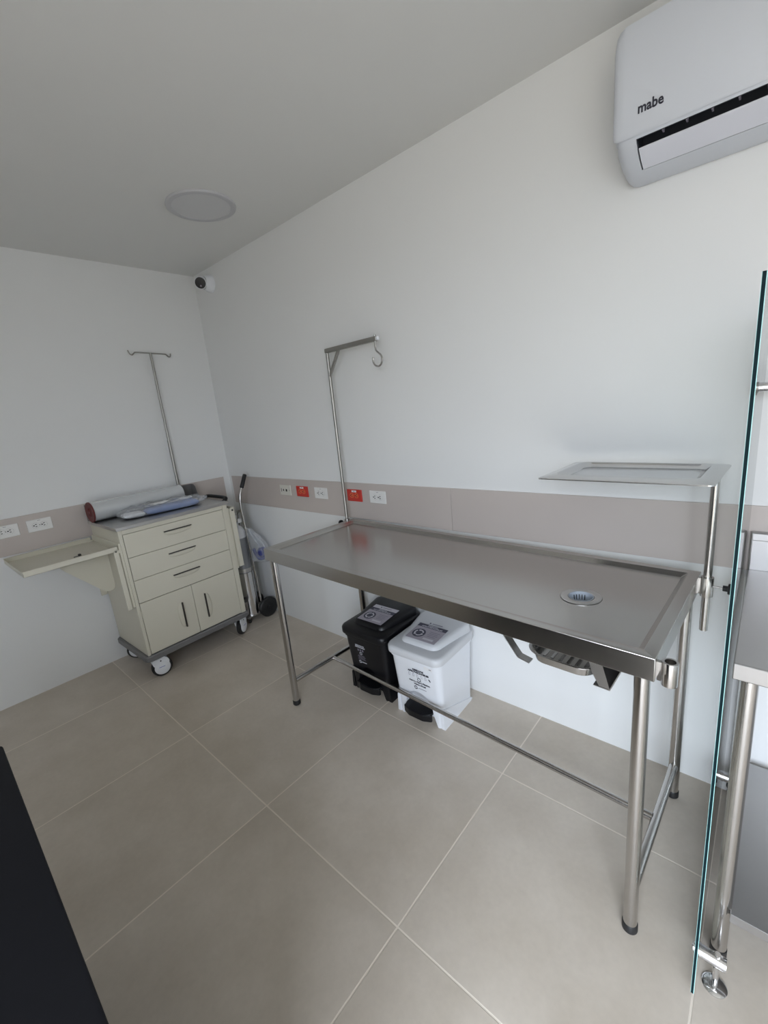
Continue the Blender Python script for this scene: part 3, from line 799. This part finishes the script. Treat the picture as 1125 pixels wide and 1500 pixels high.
# ------------------------------------------------------------------ wall plates
def outlet(name, label, cat, kind, loc, rz, group=None):
    """local: x right along the wall, -y out of the wall, z up; origin at plate centre"""
    t = thing(name, label, cat, loc, rz, group)
    w, h = (.0605, .0355)
    bm = B(); prism(bm, rrect(-w, w, -h, h, .003, 3), XZ, -.006, 0)
    mat = {'white': M['plate'], 'red': M['red'], 'data': M['ivory']}[kind]
    obj('cover_plate', bm, mat, t, .002)
    if kind == 'data':
        bm = B()
        for x in (-.016, .018): prism(bm, rrect(x-.0115, x+.0115, -.014, .014, .002, 3), XZ, -.0085, -.0055)
        fp_ = obj('jack', bm, M['ivory'], t, .001)
        for q_ in ((.010,.026,-.0092,-.0083,-.008,.008),(-.021,-.011,-.0092,-.0083,-.006,.007),(-.046,-.041,-.0066,-.0058,-.012,.012),(.044,.047,-.0066,-.0058,-.004,.004)):
            obj('jack_opening', box(B(), *q_), [M['dark']], fp_)
        return t
    bm = B()
    for s in (-1, 1):
        a = [(s*.0195 + .0165*cos(q_), .0165*sin(q_)) for q_ in [2*pi*i/24 for i in range(24)]]
        prism(bm, [(u, max(-.0145, min(.0145, v))) for u, v in a], XZ, -.0082, -.0055)
    soc = obj('socket', bm, M['redl'] if kind == 'red' else M['plate'], t, .0008)
    bm = B()
    for s in (-1, 1):
        c = s*.0195
        for z in (-.0062, .0062): box(bm, c-.0030, c+.0055, -.0086, -.008, z-.0020, z+.0020)
        lathe(bm, [(.0038,0),(.0038,.0005)], (c-.0088, -.0081, 0), (0,-1,0), 10)
        if kind == 'white':
            for k in range(16):
                q0 = 2*pi*k/16; box(bm, c+.0172*cos(q0)-.0008, c+.0172*cos(q0)+.0008, -.0062, -.0058, .0162*sin(q0)-.0008, .0162*sin(q0)+.0008)
    lathe(bm, [(.0022,0),(.0022,.0006)], (0, -.0058, 0), (0,-1,0), 10)
    obj('slot', bm, M['dark'], soc)
    if kind == 'red':
        bm = B(); prism(bm, rrect(-.019, .019, .0195, .0305, .001, 2), XZ, -.0068, -.006); st = obj('label_sticker', bm, M['paperw'], t, label='small white sticker')
        bm = B(); box(bm, -.008, .008, -.0071, -.0067, .0235, .0265); obj('label_print', bm, M['labd'], st)
    else:
        bm = B(); box(bm, -.007, .007, -.0066, -.0058, .0265, .0285); obj('printed_mark', bm, M['labd'], t)
    return t
WG = 'white double outlets'
outlet('data_outlet', 'small ivory data outlet, leftmost plate on the back wall', 'outlet', 'data', (.749, -.007, 1.013), 0)
outlet('power_outlet', 'red double outlet left of the table pole, next to the ivory plate', 'outlet', 'red', (.935, -.007, 1.013), 0, 'red double outlets')
outlet('power_outlet', 'white double outlet on the back wall, left of the table pole', 'outlet', 'white', (1.124, -.007, 1.012), 0, WG)
outlet('power_outlet', 'red double outlet right of the table pole', 'outlet', 'red', (1.427, -.007, 1.016), 0, 'red double outlets')
outlet('power_outlet', 'white double outlet on the back wall, right of the table pole', 'outlet', 'white', (1.611, -.007, 1.017), 0, WG)
outlet('power_outlet', 'white double outlet on the left wall, nearer the cream cart', 'outlet', 'white', (.007, -1.257, 1.020), pi/2, WG)
outlet('power_outlet', 'white double outlet on the left wall, cut by the picture edge', 'outlet', 'white', (.007, -1.416, 1.020), pi/2, WG)

# ------------------------------------------------------------------ security camera, ceiling lamp, air conditioner
sc_ = thing('security_camera', 'white turret security camera with black face high in the corner', 'camera', (.226, 0, 2.444), 0)
bm = B(); lathe(bm, [(.056,0),(.057,.004),(.055,.018),(.051,.032),(.044,.047),(.038,.054)], (0,0,0), (0,-1,0), 36)
obj('mount', bm, M['white'], sc_)
ax = Vector((.80, -.62, -.34)).normalized(); c0 = Vector((0, -.072, 0))
bm = B(); lathe(bm, [(.0385,.051),(.0400,.053),(.0385,.055)], (0,0,0), (0,-1,0), 36, cap0=False, cap1=False)
obj('swivel_seam', bm, M['grey'], sc_)
bm = B(); lathe(bm, [(.012,-.040),(.030,-.029),(.040,-.010),(.041,.008),(.0385,.026),(.036,.033)], c0, ax, 36)
ball = obj('camera_ball', bm, M['white'], sc_)
bm = B(); lathe(bm, [(.0335,.030),(.0345,.034),(.033,.0365),(.004,.0375)], c0, ax, 36)
fc = obj('lens_face', bm, M['blackp'], ball, label='glossy black lens face')
bm = B(); a, b = frame_of(ax); up = a if abs(a.z) > abs(b.z) else b
up = up if up.z > 0 else -up
lathe(bm, [(.006,.0372),(.006,.0385)], c0 - up*.018, ax, 12); obj('sensor', bm, M['labd'], fc)

cl = thing('ceiling_lamp', 'round flush ceiling lamp, switched off', 'lamp', (1.035, -.447, H), 0)
bm = B(); lathe(bm, [(.163,0),(.164,-.003),(.162,-.010),(.156,-.012),(.138,-.0105),(.137,-.006)], seg=56, cap0=False, cap1=False); obj('rim', bm, M['lampr'], cl)
bm = B(); lathe(bm, [(.140,-.008),(.10,-.0088),(.02,-.009)], seg=56, cap0=False); obj('diffuser', bm, M['lampd'], cl)

ac = thing('air_conditioner', 'white wall mounted split air conditioner at the top right', 'air conditioner', (2.827, 0, 2.10), 0)
AW = .84
low = [(-.004,.318),(-.170,.318),(-.190,.306),(-.196,.28),(-.196,.064),(-.192,.052)]
under = [(-.150,.013),(-.105,-.004),(-.070,-.011),(-.035,-.013),(-.004,-.011)]
prof_full = low + [(-.178,.035)] + under
prof_slot = low + [(-.188,.046),(-.160,.110),(-.110,.085),(-.1035,-.0040),(-.070,-.011)] + [(-.035,-.013),(-.004,-.011)]
def inset(pr, d):
    cy_, cz_ = -.1, .16
    return [(y if y > -.01 else y + (cy_-y)/abs(cy_-y+1e-9)*0 + d*(1 if y < -.15 else .3), z + (d if z < cz_ else -d)*(1 if (z < .050 or z > .3) else .15)) for y, z in pr]
bm = B()
def sect(pr, x, d=0): return [(x, y, z) for y, z in inset(pr, d)]
loft(bm, [sect(prof_full, 0, .026), sect(prof_full, .004, .014), sect(prof_full, .012, .005), sect(prof_full, .026, 0), sect(prof_full, .055, 0)])
loft(bm, [sect(prof_slot, .055), sect(prof_slot, AW-.055)])
loft(bm, [sect(prof_full, AW-.055, 0), sect(prof_full, AW-.026, 0), sect(prof_full, AW-.012, .005), sect(prof_full, AW-.004, .014), sect(prof_full, AW, .026)])
obj('casing', bm, M['acw'], ac, 0, 38)
# front panel
pp = [(-.150,.3205),(-.176,.3205),(-.195,.310),(-.2025,.285),(-.2035,.060),(-.1965,.051),(-.1935,.058),(-.1935,.282),(-.187,.302),(-.172,.313),(-.150,.314)]
def psec(x, d): return [(x, y + d*.25*(1 if y < -.19 else 0), z + (d*.3 if z < .1 else (-d if z > .27 else 0))) for y, z in pp]
bm = B(); loft(bm, [psec(-.001, .030), psec(.003, .016), psec(.011, .006), psec(.026, 0), psec(AW-.026, 0), psec(AW-.011, .006), psec(AW-.003, .016), psec(AW+.001, .030)])
fpn = obj('front_panel', bm, M['acw'], ac, 0, 38)
bm = B(); text_bm(bm, 'mabe', .033, basis((.090, -.2042, .107), (1,0,0), (0,0,1)), .0007, .0012, width=.059)
obj('logo', bm, M['ink'], ac, angle=20, label='dark lettering on the front')
bm = B(); prism(bm, [(-.1875,.0465),(-.159,.108),(-.112,.083),(-.1050,-.003),(-.1072,-.003),(-.114,.080),(-.158,.104),(-.185,.0455)], YZ, .0555, AW-.0555)
for x in (.0556, AW-.0566): prism(bm, [(-.186,.047),(-.160,.108),(-.111,.084),(-.1045,-.003)], YZ, x, x+.001)
obj('air_duct', bm, M['duct'], ac, 0, label='dark air outlet')
bm = B(); prism(bm, [(-.169,.0262),(-.138,.0085),(-.1075,-.0045),(-.1075,-.0015),(-.137,.0125),(-.169,.0302)], YZ, .0585, AW-.0585)
obj('louver', bm, M['acl'], ac, .001)
for k in range(12):
    x = .115 + k*.053
    bm = B(); box(bm, x, x+.004, -.1835, -.168, .0435, .074); obj('vane', bm, M['labd'], ac)

# ------------------------------------------------------------------ glass screen with its rods
gp = thing('glass_screen', 'tall clear glass screen on edge between the two steel tables', 'glass panel', (3.2, 0, 0), 0)
gx0, gx1, gy0, gy1, gz0, gz1 = -.0034, .0034, -.752, -.012, .018, 1.652
bm = B(); box(bm, gx0+.0003, gx1-.0003, gy0+.0015, gy1, gz0+.0015, gz1-.0015); obj('pane', bm, M['glass'], gp)
bm = B()
box(bm, gx0+.0006, gx1-.0010, gy0, gy0+.0012, gz0, gz1); box(bm, gx0+.0006, gx1-.0010, gy0, gy1, gz1-.0012, gz1); box(bm, gx0+.0006, gx1-.0010, gy0, gy1, gz0, gz0+.0012)
ed = obj('polished_edge', bm, M['edge'], gp, label='polished edge painted with its inner darkness')
bm = B()
for a, b in ((gx0, gx0+.0006), (gx1-.0010, gx1)): box(bm, a, b, gy0+.0004, gy0+.0016, gz0, gz1)
obj('edge_chamfer', bm, M['aqua'], ed, label='chamfer with its aqua glint painted on')
def rod(y, z, xe, foot):
    bm = B(); cyl(bm, (gx1, y, z), (xe, y, z), .0155, seg=24); r = obj('support_rod', bm, M['chrome'], gp)
    bm = B(); lathe(bm, [(.0115,0),(.0125,.002),(.0125,.005),(.009,.008)], (gx0, y, z), (-1,0,0), 18); lathe(bm, [(.0175,0),(.0175,.003)], (gx1, y, z), (1,0,0), 18)
    obj('rod_button', bm, M['chrome'], r)
    if foot:
        bm = B(); cyl(bm, (.040, y, .003), (.040, y, z+.022), .0068, seg=16); lathe(bm, [(.026,0),(.0265,.003),(.022,.006),(.008,.008)], (.040, y, 0), seg=32)
        obj('floor_flange', bm, M['chrome'], r)
    return r
rod(-.69, .088, .058, True)
r = rod(-.10, .140, .058, False)
bm = B()
lathe(bm, [(.004,.015),(.004,-.02),(.0065,-.024),(.0065,-.034),(.001,-.048)], (.022, -.10, .140), seg=12); obj('set_screw', bm, M['dark'], r)
bm = B(); tube(bm, smooth_path([(gx1,-.10,1.453),(.10,-.10,1.453),(.17,-.10,1.453),(.195,-.085,1.453),(.20,-.05,1.453),(.20,-.001,1.453)], 6), .0135, 18)
r = obj('support_rod', bm, M['chrome'], gp)
bm = B(); lathe(bm, [(.0152,-.005),(.0158,0),(.0152,.005)], (.019,-.10,1.453), (1,0,0), 18); lathe(bm, [(.003,0),(.003,.006)], (.019,-.10,1.438), (0,0,-1), 10); obj('clamp_ring', bm, M['pole'], r)

# ------------------------------------------------------------------ steel work table on the right
wt2 = thing('work_table', 'stainless steel work table with splashback and lower shelf, right of the glass screen', 'table', (3.83, -.335, 0), 0)
a0, a1, b0, b1 = -.620, .55, -.305, .310
bm = B(); box(bm, a0, a1, b0, b1, .846, .886); obj('tabletop', bm, M['bench'], wt2, .0025)
bm = B(); box(bm, a0, a1, b1, b1+.018, .846, 1.010); box(bm, a0, a1, b1-.004, b1, .984, 1.008); box(bm, a0, a0+.004, b1-.006, b1, .886, 1.008); obj('splashback', bm, M['bench'], wt2, .002)
for u in (a0+.030, a1-.03):
    for v in (b0+.034, b1-.034):
        bm = B(); cyl(bm, (u, v, .03), (u, v, .846), .0172, seg=26); lg = obj('leg', bm, M['steel'], wt2)
        bm = B(); lathe(bm, [(.015,0),(.0184,.004),(.0184,.030)], (u, v, 0), seg=24); obj('rubber_foot', bm, M['black'], lg, label='black rubber foot')
bm = B(); box(bm, a0+.045, a1-.045, b0+.016, b1-.010, .164, .180); box(bm, a0+.045, a1-.045, b0+.012, b0+.016, .155, .182)
obj('lower_shelf', bm, M['bench'], wt2, .001)

# ------------------------------------------------------------------ dark desk under the camera
dk = thing('desk', 'black laminate desk, its corner filling the bottom left of the picture', 'desk', (2.45, -2.08, 0), 0)
bm = B()
loft(bm, [[(a, b, z) for a, b in rrect(-.645+i, .50-i, -.36+i, .352-i, .012, 5)] for i, z in ((.003,.718),(0,.721),(0,.745),(.001,.7485),(.004,.75))])
obj('desktop', bm, M['desk'], dk)
for x in (-.60, .44):
    bm = B(); box(bm, x, x+.025, -.33, .30, 0, .718); obj('side_panel', bm, M['desk'], dk, .001)
bm = B(); box(bm, -.575, .44, .28, .30, .02, .718); obj('modesty_panel', bm, M['desk'], dk, .001)

# ------------------------------------------------------------------ daylight
w = bpy.data.worlds.new('daylight'); scene.world = w; w.use_nodes = True
nt = w.node_tree; bg = nt.nodes['Background']
tc = nt.nodes.new('ShaderNodeTexCoord'); sx = nt.nodes.new('ShaderNodeSeparateXYZ'); nt.links.new(tc.outputs['Generated'], sx.inputs[0])
cr = nt.nodes.new('ShaderNodeValToRGB'); mr = nt.nodes.new('ShaderNodeMapRange')
mr.inputs['From Min'].default_value = -1; mr.inputs['From Max'].default_value = 1
nt.links.new(sx.outputs['Z'], mr.inputs['Value']); nt.links.new(mr.outputs[0], cr.inputs[0])
e = cr.color_ramp.elements; e[0].position = .46; e[0].color = (.26, .25, .23, 1); e[1].position = .505; e[1].color = (.55, .605, .685, 1)
e = cr.color_ramp.elements.new(.78); e.color = (1.32, 1.46, 1.66, 1)
nt.links.new(cr.outputs[0], bg.inputs['Color']); bg.inputs['Strength'].default_value = 4.2
la = bpy.data.lights.new('door daylight', 'AREA'); la.shape = 'RECTANGLE'; la.size = DX1-DX0; la.size_y = DZ; la.cycles.is_portal = True
lo = bpy.data.objects.new('door_daylight', la); COL.objects.link(lo); lo.location = ((DX0+DX1)/2, RY-.09, DZ/2); lo.rotation_euler = (radians(90), 0, 0)

# ------------------------------------------------------------------ camera
cd = bpy.data.cameras.new('camera'); co = bpy.data.objects.new('camera', cd); COL.objects.link(co); scene.camera = co
Rm = ((0.7491639496945275, 0.6554540719886656, -0.09556848848638674), (0.0848545304063313, -0.23805789795838916, -0.9675371547848456), (-0.6569270013841846, 0.7167345371426651, -0.23396264257199953))
r_, d_, f_ = (Vector(v) for v in Rm)
u_, b_ = -d_, -f_
co.matrix_world = Matrix(((r_.x,u_.x,b_.x,3.2295),(r_.y,u_.y,b_.y,-1.73733),(r_.z,u_.z,b_.z,1.49827),(0,0,0,1)))
cd.sensor_fit = 'VERTICAL'; cd.sensor_height = 24; cd.sensor_width = 18; cd.lens = 632.076/1500*24
cd.clip_start = .02

scene.view_settings.view_transform = 'Standard'; scene.view_settings.look = 'None'
scene.view_settings.gamma = 1; scene.view_settings.use_curve_mapping = False
scene.view_settings.exposure = 1.42
scene.cycles.use_denoising = True
scene.cycles.max_bounces = 12; scene.cycles.diffuse_bounces = 6; scene.cycles.glossy_bounces = 6; scene.cycles.transparent_max_bounces = 16
scene.cycles.caustics_reflective = False; scene.cycles.caustics_refractive = False
